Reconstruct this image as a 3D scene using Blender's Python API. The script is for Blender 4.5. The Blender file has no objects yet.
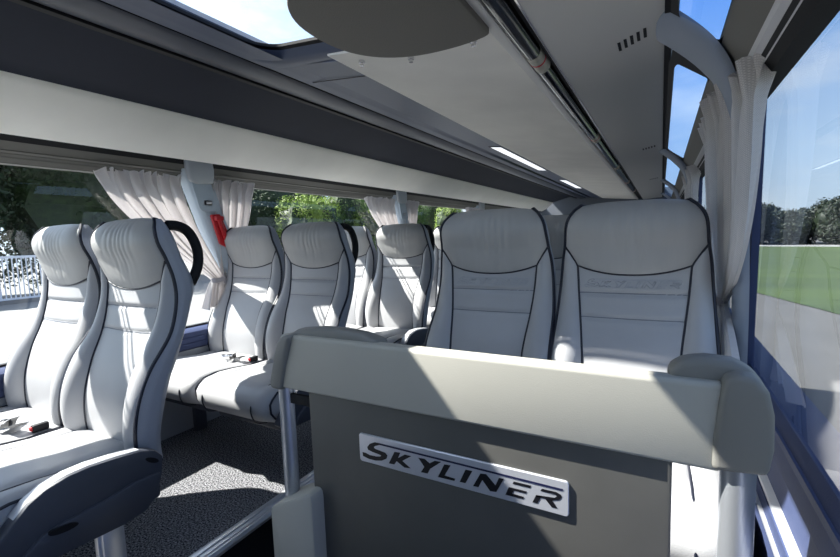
import bpy, bmesh, math, random
from mathutils import Vector
random.seed(7)
C = bpy.context.scene.collection
E = 1.0            # eye height above the podium floor; geometry below is given relative to the eye, z + E in the world

# ------------------------------------------------------------------ materials
MATS = {}
def mat(name, col, rough=.5, metal=0, bump=0, bscale=200, var=0, vscale=6, spec=.5, coat=0, detail=3, stretch=None, trans=0, sheen=0):
    m = bpy.data.materials.new(name); m.use_nodes = True
    nt = m.node_tree; nd = nt.nodes; L = nt.links
    p = nd['Principled BSDF']
    p.inputs['Base Color'].default_value = (*col, 1); p.inputs['Roughness'].default_value = rough
    p.inputs['Metallic'].default_value = metal; p.inputs['Specular IOR Level'].default_value = spec
    p.inputs['Coat Weight'].default_value = coat
    if sheen: p.inputs['Sheen Weight'].default_value = sheen
    tc = nd.new('ShaderNodeTexCoord'); src = tc.outputs['Object']
    if stretch:
        mp = nd.new('ShaderNodeMapping'); mp.inputs['Scale'].default_value = stretch
        L.new(src, mp.inputs['Vector']); src = mp.outputs['Vector']
    if var:
        n = nd.new('ShaderNodeTexNoise'); n.inputs['Scale'].default_value = vscale; n.inputs['Detail'].default_value = 4
        L.new(src, n.inputs['Vector'])
        r = nd.new('ShaderNodeValToRGB')
        r.color_ramp.elements[0].position = .3; r.color_ramp.elements[1].position = .7
        r.color_ramp.elements[0].color = (*[max(0, c*(1-var)) for c in col], 1)
        r.color_ramp.elements[1].color = (*[min(1, c*(1+var)) for c in col], 1)
        L.new(n.outputs['Fac'], r.inputs['Fac']); L.new(r.outputs['Color'], p.inputs['Base Color'])
    if bump:
        n = nd.new('ShaderNodeTexNoise'); n.inputs['Scale'].default_value = bscale; n.inputs['Detail'].default_value = detail
        L.new(src, n.inputs['Vector'])
        b = nd.new('ShaderNodeBump'); b.inputs['Strength'].default_value = bump; b.inputs['Distance'].default_value = .004
        L.new(n.outputs['Fac'], b.inputs['Height']); L.new(b.outputs['Normal'], p.inputs['Normal'])
    if trans:
        t = nd.new('ShaderNodeBsdfTranslucent'); t.inputs['Color'].default_value = (*col, 1)
        mx = nd.new('ShaderNodeMixShader'); mx.inputs[0].default_value = trans
        L.new(p.outputs[0], mx.inputs[1]); L.new(t.outputs[0], mx.inputs[2])
        L.new(mx.outputs[0], nd['Material Output'].inputs['Surface'])
    MATS[name] = m
    return m

LEATHER = mat('silver_leather', (.40, .40, .41), .40, bump=.10, bscale=260, var=.03, vscale=9)
LEATHER2 = mat('grey_blue_leather', (.33, .35, .40), .45, bump=.10, bscale=260, var=.03, vscale=9)
# headrest leather: fine upright gathers
HEAD = mat('gathered_leather', (.40, .395, .385), .42, bump=.25, bscale=9, var=.03, vscale=9, detail=1, stretch=(4.2, 1.0, .55))
PIPING = mat('navy_piping', (.008, .010, .022), .45)
STITCH = mat('seam_thread', (.16, .17, .2), .6)
BLACK = mat('black_rubber', (.010, .010, .012), .6, bump=.05, spec=.25)
SHELLG = mat('grey_seat_shell', (.30, .31, .33), .5, bump=.05, bscale=300)
PLASTIC = mat('dark_grey_plastic', (.058, .063, .08), .42, bump=.12, bscale=500)
SILVERP = mat('light_grey_plastic', (.62, .62, .64), .4)
BEIGE = mat('warm_grey_moulding', (.39, .375, .33), .55, bump=.08, bscale=500, var=.02)
BEIGED = mat('darker_grey_moulding', (.19, .185, .17), .5, bump=.1, bscale=420)
PANEL = mat('bronze_grey_panel', (.095, .092, .085), .5, metal=.25, bump=.06, bscale=700, var=.05, vscale=14)
ALU = mat('brushed_aluminium', (.66, .67, .70), .38, metal=.6, bump=.03, bscale=90, stretch=(1, .05, 1))
POLE = mat('satin_steel_pole', (.50, .52, .56), .36, metal=.75)
PLATE = mat('silver_plate', (.62, .63, .68), .3, metal=.5)
INK = mat('black_lettering', (.006, .006, .009), .4)
INKB = mat('navy_line', (.01, .012, .05), .4)
CHROME = mat('chrome', (.75, .75, .77), .15, metal=1)
CEIL = mat('pale_grey_ceiling_fabric', (.84, .82, .77), .85, bump=.35, bscale=350, var=.04, vscale=5)
RACKU = mat('silver_rack_underside', (.86, .84, .79), .55, bump=.15, bscale=350, var=.03)
RACKF = mat('navy_grey_rack_front', (.012, .016, .030), .7, spec=.25, bump=.1, bscale=350, var=.08)
MOULD = mat('navy_round_moulding', (.026, .033, .056), .38, bump=.05, bscale=300)
BAND = mat('blue_grey_moulding', (.050, .070, .125), .42, bump=.05, bscale=300)
ARM = mat('slate_blue_arm', (.25, .29, .36), .5)
LIP = mat('grey_blue_lip', (.36, .40, .46), .45)
DISC = mat('dark_grey_fabric_disc', (.165, .158, .142), .85, bump=.4, bscale=420)
RACKR = mat('grey_vent_panel', (.62, .61, .59), .38, bump=.05, bscale=350)
TAN = mat('dark_taupe_rail', (.135, .13, .115), .55, bump=.08)
PILLAR = mat('pale_blue_pillar', (.46, .53, .60), .5, bump=.05)
PILLCAP = mat('grey_pillar_cap', (.50, .52, .54), .5, bump=.1)
WALLB = mat('navy_side_lining', (.045, .060, .13), .65, bump=.1, var=.05, spec=.25)
WALLG = mat('pale_side_lining', (.36, .37, .39), .6, bump=.1)
REARW = mat('slate_rear_wall', (.10, .115, .14), .7, bump=.1)
RED = mat('red_plastic', (.52, .012, .02), .38)
TUBE = mat('smoked_tube', (.01, .01, .013), .12, coat=.6)
SOCK = mat('tube_socket', (.42, .40, .34), .45, var=.15, vscale=60)
BODY = mat('coach_body_paint', (.5, .5, .52), .3)
WHITEM = mat('white_painted_steel', (.80, .81, .84), .4)

def carpet():
    m = mat('speckled_carpet', (.1, .1, .1), .95, bump=1.0, bscale=420, spec=.1)
    nt = m.node_tree; nd = nt.nodes; L = nt.links
    n = nd.new('ShaderNodeTexNoise'); n.inputs['Scale'].default_value = 170; n.inputs['Detail'].default_value = 2
    tc = nd.new('ShaderNodeTexCoord'); L.new(tc.outputs['Object'], n.inputs['Vector'])
    r = nd.new('ShaderNodeValToRGB'); e = r.color_ramp.elements
    e[0].position = .38; e[0].color = (.012, .012, .016, 1); e[1].position = .70; e[1].color = (.40, .40, .42, 1)
    L.new(n.outputs['Fac'], r.inputs['Fac']); L.new(r.outputs['Color'], nd['Principled BSDF'].inputs['Base Color'])
    return m
CARPET = carpet()
DARKCARPET = mat('dark_stair_carpet', (.005, .006, .009), .95, bump=.6, bscale=400)

def curtain_mat():
    m = mat('woven_curtain', (.52, .485, .485), .9, trans=.28)
    nt = m.node_tree; nd = nt.nodes; L = nt.links; p = nd['Principled BSDF']
    uv = nd.new('ShaderNodeUVMap')
    br = nd.new('ShaderNodeTexBrick'); br.inputs['Scale'].default_value = 60
    br.inputs['Color1'].default_value = (.42, .395, .40, 1); br.inputs['Color2'].default_value = (.46, .435, .44, 1)
    br.inputs['Mortar'].default_value = (.86, .83, .81, 1); br.inputs['Mortar Size'].default_value = .07
    L.new(uv.outputs['UV'], br.inputs['Vector'])
    L.new(br.outputs['Color'], p.inputs['Base Color'])
    b = nd.new('ShaderNodeBump'); b.inputs['Strength'].default_value = .3; b.inputs['Distance'].default_value = .002
    L.new(br.outputs['Fac'], b.inputs['Height']); L.new(b.outputs['Normal'], p.inputs['Normal'])
    return m
CURT = curtain_mat()

def glass(name, tint, refl):
    m = bpy.data.materials.new(name); m.use_nodes = True
    nt = m.node_tree; nd = nt.nodes; L = nt.links
    nd.remove(nd['Principled BSDF'])
    t = nd.new('ShaderNodeBsdfTransparent'); t.inputs['Color'].default_value = (*tint, 1)
    g = nd.new('ShaderNodeBsdfGlossy'); g.inputs['Roughness'].default_value = .01; g.inputs['Color'].default_value = (1, 1, 1, 1)
    lw = nd.new('ShaderNodeLayerWeight'); lw.inputs['Blend'].default_value = .5
    pw = nd.new('ShaderNodeMath'); pw.operation = 'POWER'; pw.inputs[1].default_value = 5; L.new(lw.outputs['Facing'], pw.inputs[0])
    f = nd.new('ShaderNodeMath'); f.operation = 'MULTIPLY_ADD'; f.inputs[1].default_value = refl; f.inputs[2].default_value = .04; L.new(pw.outputs[0], f.inputs[0])
    mx = nd.new('ShaderNodeMixShader')
    L.new(f.outputs[0], mx.inputs[0]); L.new(t.outputs[0], mx.inputs[1]); L.new(g.outputs[0], mx.inputs[2])
    L.new(mx.outputs[0], nd['Material Output'].inputs['Surface'])
    return m
GLASS = glass('window_glass', (.88, .93, .95), .8)
GLASSL = glass('window_glass_left', (.90, .93, .93), .3)
WINDSC = glass('windscreen_glass', (.55, .6, .6), .45)
ROOFGL = glass('roof_glass', (.62, .78, .98), .3)

def leafmat(name, a, b):
    m = mat(name, a, .6, var=0, trans=.3)
    nt = m.node_tree; nd = nt.nodes; L = nt.links; p = nd['Principled BSDF']
    n = nd.new('ShaderNodeTexNoise'); n.inputs['Scale'].default_value = 5; n.inputs['Detail'].default_value = 8; n.inputs['Roughness'].default_value = .75
    tc = nd.new('ShaderNodeTexCoord'); L.new(tc.outputs['Object'], n.inputs['Vector'])
    r = nd.new('ShaderNodeValToRGB'); e = r.color_ramp.elements
    e[0].position = .35; e[0].color = (*a, 1); e[1].position = .7; e[1].color = (*b, 1)
    L.new(n.outputs['Fac'], r.inputs['Fac']); L.new(r.outputs['Color'], p.inputs['Base Color'])
    return m
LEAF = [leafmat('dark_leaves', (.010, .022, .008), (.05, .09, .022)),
        leafmat('mid_leaves', (.04, .09, .018), (.16, .26, .05)),
        leafmat('bright_leaves', (.12, .20, .03), (.36, .46, .10)),
        leafmat('far_leaves', (.004, .010, .003), (.015, .028, .009))]
BARK = mat('bark', (.09, .07, .05), .9, bump=1, bscale=20)

def grass_mat():
    m = mat('mown_grass', (.07, .19, .02), .9, var=0)
    nt = m.node_tree; nd = nt.nodes; L = nt.links; p = nd['Principled BSDF']
    tc = nd.new('ShaderNodeTexCoord')
    mp = nd.new('ShaderNodeMapping'); mp.inputs['Scale'].default_value = (.25, 1.2, 1); L.new(tc.outputs['Object'], mp.inputs['Vector'])
    n = nd.new('ShaderNodeTexNoise'); n.inputs['Scale'].default_value = .35; n.inputs['Detail'].default_value = 6
    L.new(mp.outputs['Vector'], n.inputs['Vector'])
    r = nd.new('ShaderNodeValToRGB'); e = r.color_ramp.elements
    e[0].position = .35; e[0].color = (.014, .030, .003, 1); e[1].position = .68; e[1].color = (.030, .052, .007, 1)
    L.new(n.outputs['Fac'], r.inputs['Fac']); L.new(r.outputs['Color'], p.inputs['Base Color'])
    return m
GRASS = grass_mat()
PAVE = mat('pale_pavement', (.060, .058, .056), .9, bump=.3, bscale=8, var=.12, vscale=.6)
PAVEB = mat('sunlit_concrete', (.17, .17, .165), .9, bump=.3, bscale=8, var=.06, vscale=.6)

def emit(name, col, s):
    m = bpy.data.materials.new(name); m.use_nodes = True; nd = m.node_tree.nodes
    nd['Principled BSDF'].inputs['Base Color'].default_value = (*col, 1)
    nd['Principled BSDF'].inputs['Emission Color'].default_value = (*col, 1)
    nd['Principled BSDF'].inputs['Emission Strength'].default_value = s
    return m
LAMPG = emit('lit_lamp_lens', (.93, .96, 1.0), .9)

# ------------------------------------------------------------------ mesh helpers
class MB:
    def __init__(s): s.v = []; s.f = []; s.uv = None
    def add(s, vs, fs):
        o = len(s.v); s.v += [tuple(v) for v in vs]; s.f += [tuple(i+o for i in f) for f in fs]; return s
    def box(s, x0, x1, y0, y1, z0, z1, bev=0, seg=2):
        bm = bmesh.new(); bmesh.ops.create_cube(bm, size=1)
        for v in bm.verts:
            v.co = ((x0+x1)/2+v.co.x*(x1-x0), (y0+y1)/2+v.co.y*(y1-y0), (z0+z1)/2+v.co.z*(z1-z0))
        if bev: bmesh.ops.bevel(bm, geom=bm.edges[:], offset=bev, segments=seg, profile=.5, affect='EDGES')
        return s.bm(bm)
    def bm(s, bm):
        bm.verts.index_update(); s.add([v.co[:] for v in bm.verts], [[v.index for v in f.verts] for f in bm.faces]); bm.free(); return s
    def prism(s, pts, a0, a1, axis='y', bev=0, seg=2):
        # closed polygon pts (two coords) swept along an axis
        def P(p, a): return {'y': (p[0], a, p[1]), 'x': (a, p[0], p[1]), 'z': (p[0], p[1], a)}[axis]
        bm = bmesh.new(); n = len(pts)
        A = [bm.verts.new(P(p, a0)) for p in pts]; B = [bm.verts.new(P(p, a1)) for p in pts]
        bm.faces.new(A); bm.faces.new(B[::-1])
        for i in range(n): bm.faces.new((A[i], B[i], B[(i+1) % n], A[(i+1) % n]))
        bmesh.ops.recalc_face_normals(bm, faces=bm.faces[:])
        if bev:
            bmesh.ops.bevel(bm, geom=[e for e in bm.edges if e.calc_face_angle(0) > .5], offset=bev, segments=seg, profile=.5, affect='EDGES', clamp_overlap=True)
        return s.bm(bm)
    def sheet(s, pts, y0, y1, n=1):
        # open profile (x,z) swept along y
        vs = []; fs = []; k = len(pts)
        for j in range(n+1):
            y = y0+(y1-y0)*j/n
            vs += [(p[0], y, p[1]) for p in pts]
        for j in range(n):
            for i in range(k-1): fs.append((j*k+i, j*k+i+1, (j+1)*k+i+1, (j+1)*k+i))
        return s.add(vs, fs)
    def grid(s, fn, nu, nv):
        vs = [fn(i/nu, j/nv) for j in range(nv+1) for i in range(nu+1)]
        fs = [(j*(nu+1)+i, j*(nu+1)+i+1, (j+1)*(nu+1)+i+1, (j+1)*(nu+1)+i) for j in range(nv) for i in range(nu)]
        return s.add(vs, fs)
    def tube(s, pts, r, n=8, closed=False, cap=True):
        pts = [Vector(p) for p in pts]; m = len(pts); rs = r if isinstance(r, (list, tuple)) else [r]*m
        vs = []; fs = []; up = None
        for i, p in enumerate(pts):
            if closed: t = pts[(i+1) % m]-pts[i-1]
            else: t = pts[min(i+1, m-1)]-pts[max(i-1, 0)]
            t = t.normalized() if t.length > 1e-9 else Vector((0, 0, 1))
            if up is None: up = t.orthogonal().normalized()
            else:
                up = up-t*up.dot(t); up = up.normalized() if up.length > 1e-6 else t.orthogonal().normalized()
            w = t.cross(up)
            for k in range(n):
                a = 2*math.pi*k/n; vs.append(p+(up*math.cos(a)+w*math.sin(a))*rs[i])
        for i in range(m if closed else m-1):
            j = (i+1) % m
            for k in range(n): fs.append((i*n+k, i*n+(k+1) % n, j*n+(k+1) % n, j*n+k))
        if cap and not closed: fs += [tuple(range(n))[::-1], tuple((m-1)*n+k for k in range(n))]
        return s.add(vs, fs)
    def mesh(s, name, m, smooth=True, ang=40):
        me = bpy.data.meshes.new(name); me.from_pydata(s.v, [], s.f); me.materials.append(m)
        bm = bmesh.new(); bm.from_mesh(me); bmesh.ops.remove_doubles(bm, verts=bm.verts[:], dist=1e-5)
        bmesh.ops.recalc_face_normals(bm, faces=bm.faces[:]); bm.to_mesh(me); bm.free()
        if smooth:
            me.polygons.foreach_set('use_smooth', [True]*len(me.polygons))
            me.set_sharp_from_angle(angle=math.radians(ang))
        return me
    def build(s, name, m, parent=None, smooth=True, world=True, ang=40, loc=None):
        me = s.mesh(name, m, smooth, ang)
        return link(name, me, parent, world, loc)

def link(name, me, parent=None, world=True, loc=None):
    o = bpy.data.objects.new(name, me); C.objects.link(o)
    if parent: o.parent = parent; 
    if world:
        if parent: o.location = (-parent.location.x, -parent.location.y, E-parent.location.z)
        else: o.location = (0, 0, E)
    if loc: o.location = loc
    return o
def tag(o, label=None, cat=None, group=None, kind=None):
    if label: o['label'] = label
    if cat: o['category'] = cat
    if group: o['group'] = group
    if kind: o['kind'] = kind
    return o
def thing(name, loc, label, cat, group=None, rz=0):
    o = bpy.data.objects.new(name, None); C.objects.link(o); o.location = loc; o.rotation_euler.z = rz
    o.empty_display_size = .1
    return tag(o, label, cat, group)
def struct(name, mb, m, parent=None, **k):
    o = mb.build(name, m, parent, **k)
    if not parent: o['kind'] = 'structure'
    return o
def copy_tree(o, parent=None):
    c = o.copy(); C.objects.link(c)
    if parent: c.parent = parent
    for ch in list(o.children): copy_tree(ch, c)
    return c

def interp(x, xs, ys):
    if x <= xs[0]: return ys[0]
    for i in range(1, len(xs)):
        if x <= xs[i]:
            t = (x-xs[i-1])/(xs[i]-xs[i-1]); return ys[i-1]+(ys[i]-ys[i-1])*t
    return ys[-1]
def smoothi(tab):
    # Catmull-Rom through a table of (x, y)
    xs = [p[0] for p in tab]; ys = [p[1] for p in tab]
    def f(x):
        if x <= xs[0]: return ys[0]
        if x >= xs[-1]: return ys[-1]
        i = max(k for k in range(len(xs)-1) if xs[k] <= x)
        def m(k):
            if k == 0: return (ys[1]-ys[0])/(xs[1]-xs[0])
            if k == len(xs)-1: return (ys[-1]-ys[-2])/(xs[-1]-xs[-2])
            return (ys[k+1]-ys[k-1])/(xs[k+1]-xs[k-1])
        h = xs[i+1]-xs[i]; t = (x-xs[i])/h
        return ((2*t**3-3*t**2+1)*ys[i]+(t**3-2*t**2+t)*h*m(i)+(-2*t**3+3*t**2)*ys[i+1]+(t**3-t**2)*h*m(i+1))
    return f

# ------------------------------------------------------------------ lettering of the badge (outlines in badge coordinates, 0..1 by 0..1)
def lettering():
    A = lambda x, y: (355+x/7.636, 428+y/7.636)
    B = lambda x, y: (465+x/7.636, 448+y/7.636)
    # flatten the slanting outline sketches on to an upright rectangle: badge corners TL, TR, BR, BL
    c = [(360, 434), (569, 480), (569, 516.5), (360, 460)]
    S = [c, [(0, 1), (1, 1), (1, 0), (0, 0)]]
    # 8-parameter projective map solved by Gaussian elimination
    M = []
    for (x, y), (u, v) in zip(*S):
        M.append([x, y, 1, 0, 0, 0, -u*x, -u*y, u]); M.append([0, 0, 0, x, y, 1, -v*x, -v*y, v])
    n = 8
    for i in range(n):
        p = max(range(i, n), key=lambda r: abs(M[r][i])); M[i], M[p] = M[p], M[i]
        for r in range(n):
            if r != i:
                k = M[r][i]/M[i][i]; M[r] = [a-k*b for a, b in zip(M[r], M[i])]
    h = [M[i][8]/M[i][i] for i in range(n)]
    def T(p):
        x, y = p; w = h[6]*x+h[7]*y+1
        return ((h[0]*x+h[1]*y+h[2])/w, (h[3]*x+h[4]*y+h[5])/w)
    L = {}
    L['S'] = [[A(*p) for p in [(60,182),(62,210),(100,230),(150,243),(195,243),(230,228),(238,205),(222,185),(185,170),(152,158),(142,148),(150,138),(182,130),(182,116),(150,110),(115,122),(95,145),(100,165),(130,180),(170,195),(193,205),(186,213),(158,213),(110,203),(85,188)]]]
    L['line'] = [[A(178,115), B(750,296), B(743,311), A(182,129)]]
    L['K'] = [[A(*p) for p in [(290,177),(333,183),(314,222),(365,196),(412,207),(345,243),(405,298),(358,292),(303,246),(285,270),(245,262)]]]
    L['Y'] = [[A(*p) for p in [(462,218),(510,226),(545,258),(585,239),(633,247),(548,300),(528,335),(478,325),(505,285)]]]
    L['L'] = [[A(*p) for p in [(655,265),(703,272),(655,348),(736,372),(728,389),(605,360)]]]
    L['I'] = [[B(*p) for p in [(-25,150),(28,160),(-28,253),(-72,243)]]]
    L['N'] = [[B(*p) for p in [(90,178),(134,183),(205,268),(233,211),(273,217),(210,319),(163,313),(103,228),(72,283),(30,274)]]]
    L['E'] = [[B(*p) for p in [(350,238),(490,270),(478,288),(340,256)]], [B(*p) for p in [(310,280),(455,315),(445,331),(348,309),(336,331),(432,358),(422,375),(282,340)]]]
    L['R'] = [[B(*p) for p in [(575,293),(690,318),(732,342),(738,362),(715,383),(660,386),(525,355),(530,342),(678,364),(697,353),(683,340),(562,310)]],
              [B(*p) for p in [(600,372),(655,380),(702,448),(655,440)]], [B(*p) for p in [(527,343),(572,353),(538,408),(497,400)]]]
    return {k: [[T(p) for p in poly] for poly in v] for k, v in L.items()}
LET = lettering()

# ------------------------------------------------------------------ the seat (local: origin on the podium floor below the headrest seam, x across, -y forward)
wo = smoothi([(-.64,.205),(-.60,.214),(-.5,.225),(-.4,.225),(-.3,.222),(-.2,.216),(-.1,.208),(-.05,.2),(0,.195),(.03,.19),(.052,.180),(.07,.166),(.083,.15)])
wi = smoothi([(-.64,.136),(-.42,.132),(-.35,.138),(-.276,.147),(-.2,.155),(-.13,.160),(-.112,.162),(-.08,.180),(-.06,.193),(-.05,.2)])
yo = smoothi([(-.64,-.135),(-.60,-.146),(-.53,-.15),(-.45,-.134),(-.37,-.096),(-.28,-.027),(-.22,-.002),(-.16,.011),(-.1,.009),(-.04,-.004),(.01,-.022),(.05,-.02),(.083,.0)])
yi = smoothi([(-.64,-.115),(-.56,-.122),(-.475,-.115),(-.379,-.086),(-.289,-.042),(-.213,-.016),(-.116,.0),(-.05,-.006)])
yr = smoothi([(-.66,-.06),(-.57,-.068),(-.44,-.038),(-.33,.012),(-.2,.064),(-.13,.084),(-.03,.056),(.03,.042),(.06,.036),(.083,.03)])
ZB = -.625
def head_pt(s, t):
    zb_e, zt_e = -.112, .083
    ze = zb_e+(zt_e-zb_e)*t
    hw = wi(ze) if ze < -.05 else wo(ze)
    zb = -.142+.03*abs(s)**2.2; zt = .087-.007*abs(s)**4
    z = zb+(zt-zb)*t
    x = s*hw
    k_ = min(1, max(0, (ze+.10)/.08)); k_ = k_*k_*(3-2*k_); ye = yi(ze)*(1-k_)+yo(ze)*k_
    a = max(0, 1-abs(s)**4)**.7
    b = max(0, math.sin(math.pi*min(1, .03+t*.97)))**.5
    g = 0
    for sc_, wd, am, t0 in ((-.42,.05,.0018,.75),(-.24,.045,.0026,.7),(-.08,.04,.0034,.62),(.05,.035,.003,.68),(.17,.04,.0034,.55),(.30,.04,.0026,.7),(.45,.05,.002,.72)):
        d = (s-sc_-.05*(t-.5))/wd
        g += am*math.exp(-d*d)*math.exp(-((t-t0)/.34)**2)
    return (x, ye-.026*a*b-.004*a+g, z+E)
def head_top(s, t):
    # rolls from the headrest's top edge over to the rear
    x, y, z = head_pt(s, 1)
    yb = yr(.083)+.012
    return (x*(1-.06*t*t), y+(yb-y)*t, z+.005*math.sin(math.pi*t)*(1-abs(s)**3)-.010*t*t)
def centre_pt(s, t):
    zt = -.142+.03*abs(s)**2.2
    z = ZB+(zt-ZB)*t
    h = min(z, -.112)
    x = s*wi(h)
    cre = 0
    for zc, d in ((-.2, .008), (-.276, .006)):
        cre += d*math.exp(-((z-zc)/.0075)**2)
    puff = -.010*(1-abs(s)**3)*(1 if z > -.28 else .7)
    puff *= min(1, (1-abs(s))/.08+.05)
    return (x, yi(h)+cre*min(1, (1-abs(s))*9)+puff, z+E)
def bolster_pt(sg):
    def f(u, t):
        z = ZB+(-.05-ZB)*t
        a = wi(z); b = wo(z)
        ya, yb = yi(z), yo(z)
        w = b-a
        x = a+w*u
        y = ya+(yb-ya)*u-min(.026, w*.34)*math.sin(math.pi*u)**.75
        return (sg*x, y, z+E)
    return f
def shell_pt(u, t):
    # u runs left edge -> rear -> right edge
    z = -.66+(.083+.66)*t
    w = wo(z); yf = yo(z); yb = yr(z)+.0
    d = yb-yf
    path = [(-w, yf), (-w-.004, yf+d*.35), (-w+.001, yf+d*.75), (-w+.018, yb), (-w+.06, yb+.016), (0, yb+.03), (w-.06, yb+.016), (w-.018, yb), (w-.001, yf+d*.75), (w+.004, yf+d*.35), (w, yf)]
    k = u*(len(path)-1); i = min(int(k), len(path)-2); r = k-i
    p, q = path[i], path[i+1]
    return (p[0]+(q[0]-p[0])*r, p[1]+(q[1]-p[1])*r, z+E)
def cushion_section(x):
    # closed side profile of the cushion at lateral position x
    e = max(0, abs(x)-.16)/.065
    dz = -.020*e**2.5; dn = .028*e**2.5
    return [(-.125, -.60+dz*.5), (-.155, -.595+dz*.6), (-.25, -.590+dz), (-.36, -.577+dz), (-.44, -.572+dz), (-.50, -.580+dz), (-.54+dn*.6, -.600+dz), (-.562+dn, -.632), (-.560+dn, -.668), (-.54+dn, -.703-dz*.5), (-.49, -.722), (-.30, -.722), (-.125, -.716)]
SEATMESH = {}
def seat_meshes():
    M = SEATMESH
    a = MB(); a.grid(lambda i, j: head_pt(i*2-1, j), 90, 26); a.grid(lambda i, j: head_top(i*2-1, j), 90, 6)
    M['headrest'] = a.mesh('headrest', HEAD, ang=75)
    M['backrest'] = MB().grid(lambda i, j: centre_pt(i*2-1, j), 24, 90).mesh('backrest', LEATHER, ang=80)
    for sg, n in ((-1, 'bl'), (1, 'br')):
        M[n] = MB().grid(bolster_pt(sg), 10, 46).mesh('side_bolster', LEATHER, ang=80)
    a = MB(); a.grid(shell_pt, 40, 40)
    M['shell'] = a.mesh('back_shell', LEATHER2, ang=70)
    # piping
    def opt(sg, z): return (sg*(wo(z)+.001), yo(z)-.001, z+E)
    for sg, n in ((-1, 'l'), (1, 'r')):
        pts = [opt(sg, ZB-.02+(.083-ZB+.02)*k/50) for k in range(51)]
        pts += [(sg*.143, .013, .081+E), (sg*.138, .03, .066+E)]
        M['op'+n] = MB().tube(pts, .0052, 7).mesh('outer_piping', PIPING)
        pts = []
        for k in range(45):
            z = ZB+(-.05-ZB)*k/44
            pts.append((sg*wi(z), yi(z)-.001, z+E))
        M['ip'+n] = MB().tube(pts, .0036, 6).mesh('inner_piping', PIPING)
    a = MB(); pts = []
    for k in range(31):
        p = head_pt(-1+2*k/30, 0); pts.append((p[0], p[1]-.0005, p[2]))
    a.tube(pts, .0028, 6)
    M['hp'] = a.mesh('headrest_piping', PIPING)
    for zc, n in ((-.2, 'sa'), (-.276, 'sb')):
        pts = []; a = MB()
        for k in range(25):
            s = -1+2*k/24; t = (zc-ZB)/((-.142+.03*abs(s)**2.2)-ZB); p = centre_pt(s, t); pts.append((p[0], p[1]-.0006, p[2]))
        a.tube(pts, .0014, 5)
        M[n] = a.mesh('seam', STITCH)
    # cushion
    xs = [-.222, -.215, -.2, -.18, -.162, -.15, -.138, -.1, 0, .1, .138, .15, .162, .18, .2, .215, .222]
    a = MB(); k = len(cushion_section(0)); vs = []; fs = []
    for x in xs:
        tuck = .5 if abs(x) > .22 else 1
        sec = cushion_section(x)
        if abs(x) > .22: sec = [(y*.94-.016, z*.985-.0095) for y, z in sec]
        puff = -.012*math.exp(-((abs(x)-.15)/.012)**2)
        vs += [(x, y, z+E+(puff if -.5 < y and z > -.62 else 0)-(puff if False else 0)) for y, z in sec]
    for i in range(len(xs)-1):
        for j in range(k): fs.append((i*k+j, i*k+(j+1) % k, (i+1)*k+(j+1) % k, (i+1)*k+j))
    fs.append(tuple(range(k))); fs.append(tuple((len(xs)-1)*k+j for j in range(k))[::-1])
    a.add(vs, fs)
    M['cushion'] = a.mesh('cushion', LEATHER, ang=55)
    for x, n in ((-.15, 'l'), (.15, 'r')):
        f = [smoothi([(i, p[c]) for i, p in enumerate(cushion_section(x)[1:11])]) for c in (0, 1)]
        M['cs'+n] = MB().tube([(x, f[0](k/3), f[1](k/3)+E-.010) for k in range(28)], .0030, 6).mesh('cushion_seam', PIPING)
    for sg, n in ((-1, 'l'), (1, 'r')):
        sec = [(y*.965-.009, z*.99-.006) for y, z in cushion_section(.218)]
        M['cp'+n] = MB().tube([(sg*.2235, y, z+E) for y, z in sec], .0042, 6, closed=True).mesh('cushion_piping', PIPING)
    # base frame under the cushion
    a = MB().box(-.20, .20, -.46, -.08, -.775+E, -.715+E, .012)
    M['frame'] = a.mesh('seat_frame', PLASTIC)
    # grab handle, both hands
    for sg, n in ((1, 'hr'), (-1, 'hl')):
        pts = [(sg*.165, .030, .062), (sg*.165, .062, .060), (sg*.166, .092, .046), (sg*.167, .112, .018), (sg*.168, .124, -.02), (sg*.168, .124, -.06), (sg*.168, .112, -.095), (sg*.168, .090, -.13)]
        f = [smoothi([(i, p[c]) for i, p in enumerate(pts)]) for c in range(3)]
        M[n] = MB().tube([(f[0](k/4), f[1](k/4), f[2](k/4)+E) for k in range(29)], .0165, 12).mesh('grab_handle', BLACK)
    # buckle and belt between the seats
    a = MB().box(.194, .214, -.225, -.180, -.600+E, -.575+E, .004)
    M['buckle'] = a.mesh('belt_buckle', BLACK)
    M['button'] = MB().box(.197, .211, -.230, -.224, -.592+E, -.579+E, .002).mesh('release_button', RED)
    M['webbing'] = MB().grid(lambda i, j: (.07+.115*i, -.235-.05*math.sin(i*2.4)+.042*j, -.572+E+.006*math.sin(i*9)), 14, 2).mesh('belt_webbing', BLACK)
    a = MB(); a.tube([(.075, -.27, -.565+E), (.10, -.30, -.562+E), (.13, -.27, -.562+E), (.10, -.245, -.565+E)], .004, 6, closed=True)
    a.box(.055, .09, -.285, -.262, -.570+E, -.562+E, .002)
    M['tongue'] = a.mesh('belt_tongue', CHROME)
    M['anchor'] = MB().box(.15, .185, -.165, -.14, -.585+E, -.56+E, .004).mesh('red_buckle', RED)
    # side cover with folded armrest
    for sg, n in ((1, 'r'), (-1, 'l')):
        x0, x1 = sg*.230, sg*.272
        out = [(-.163,-.573),(-.125,-.588),(-.105,-.615),(-.112,-.666),(-.131,-.722),(-.165,-.752),(-.221,-.758),(-.281,-.752),(-.373,-.745),(-.50,-.735),(-.53,-.71),(-.49,-.66),(-.436,-.607),(-.416,-.587),(-.38,-.568),(-.334,-.558),(-.289,-.557),(-.23,-.563)]
        M['cover_'+n] = MB().prism([(y, z+E) for y, z in out], x0, x1, 'x', bev=.007).mesh('side_cover', PLASTIC, ang=35)
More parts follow.
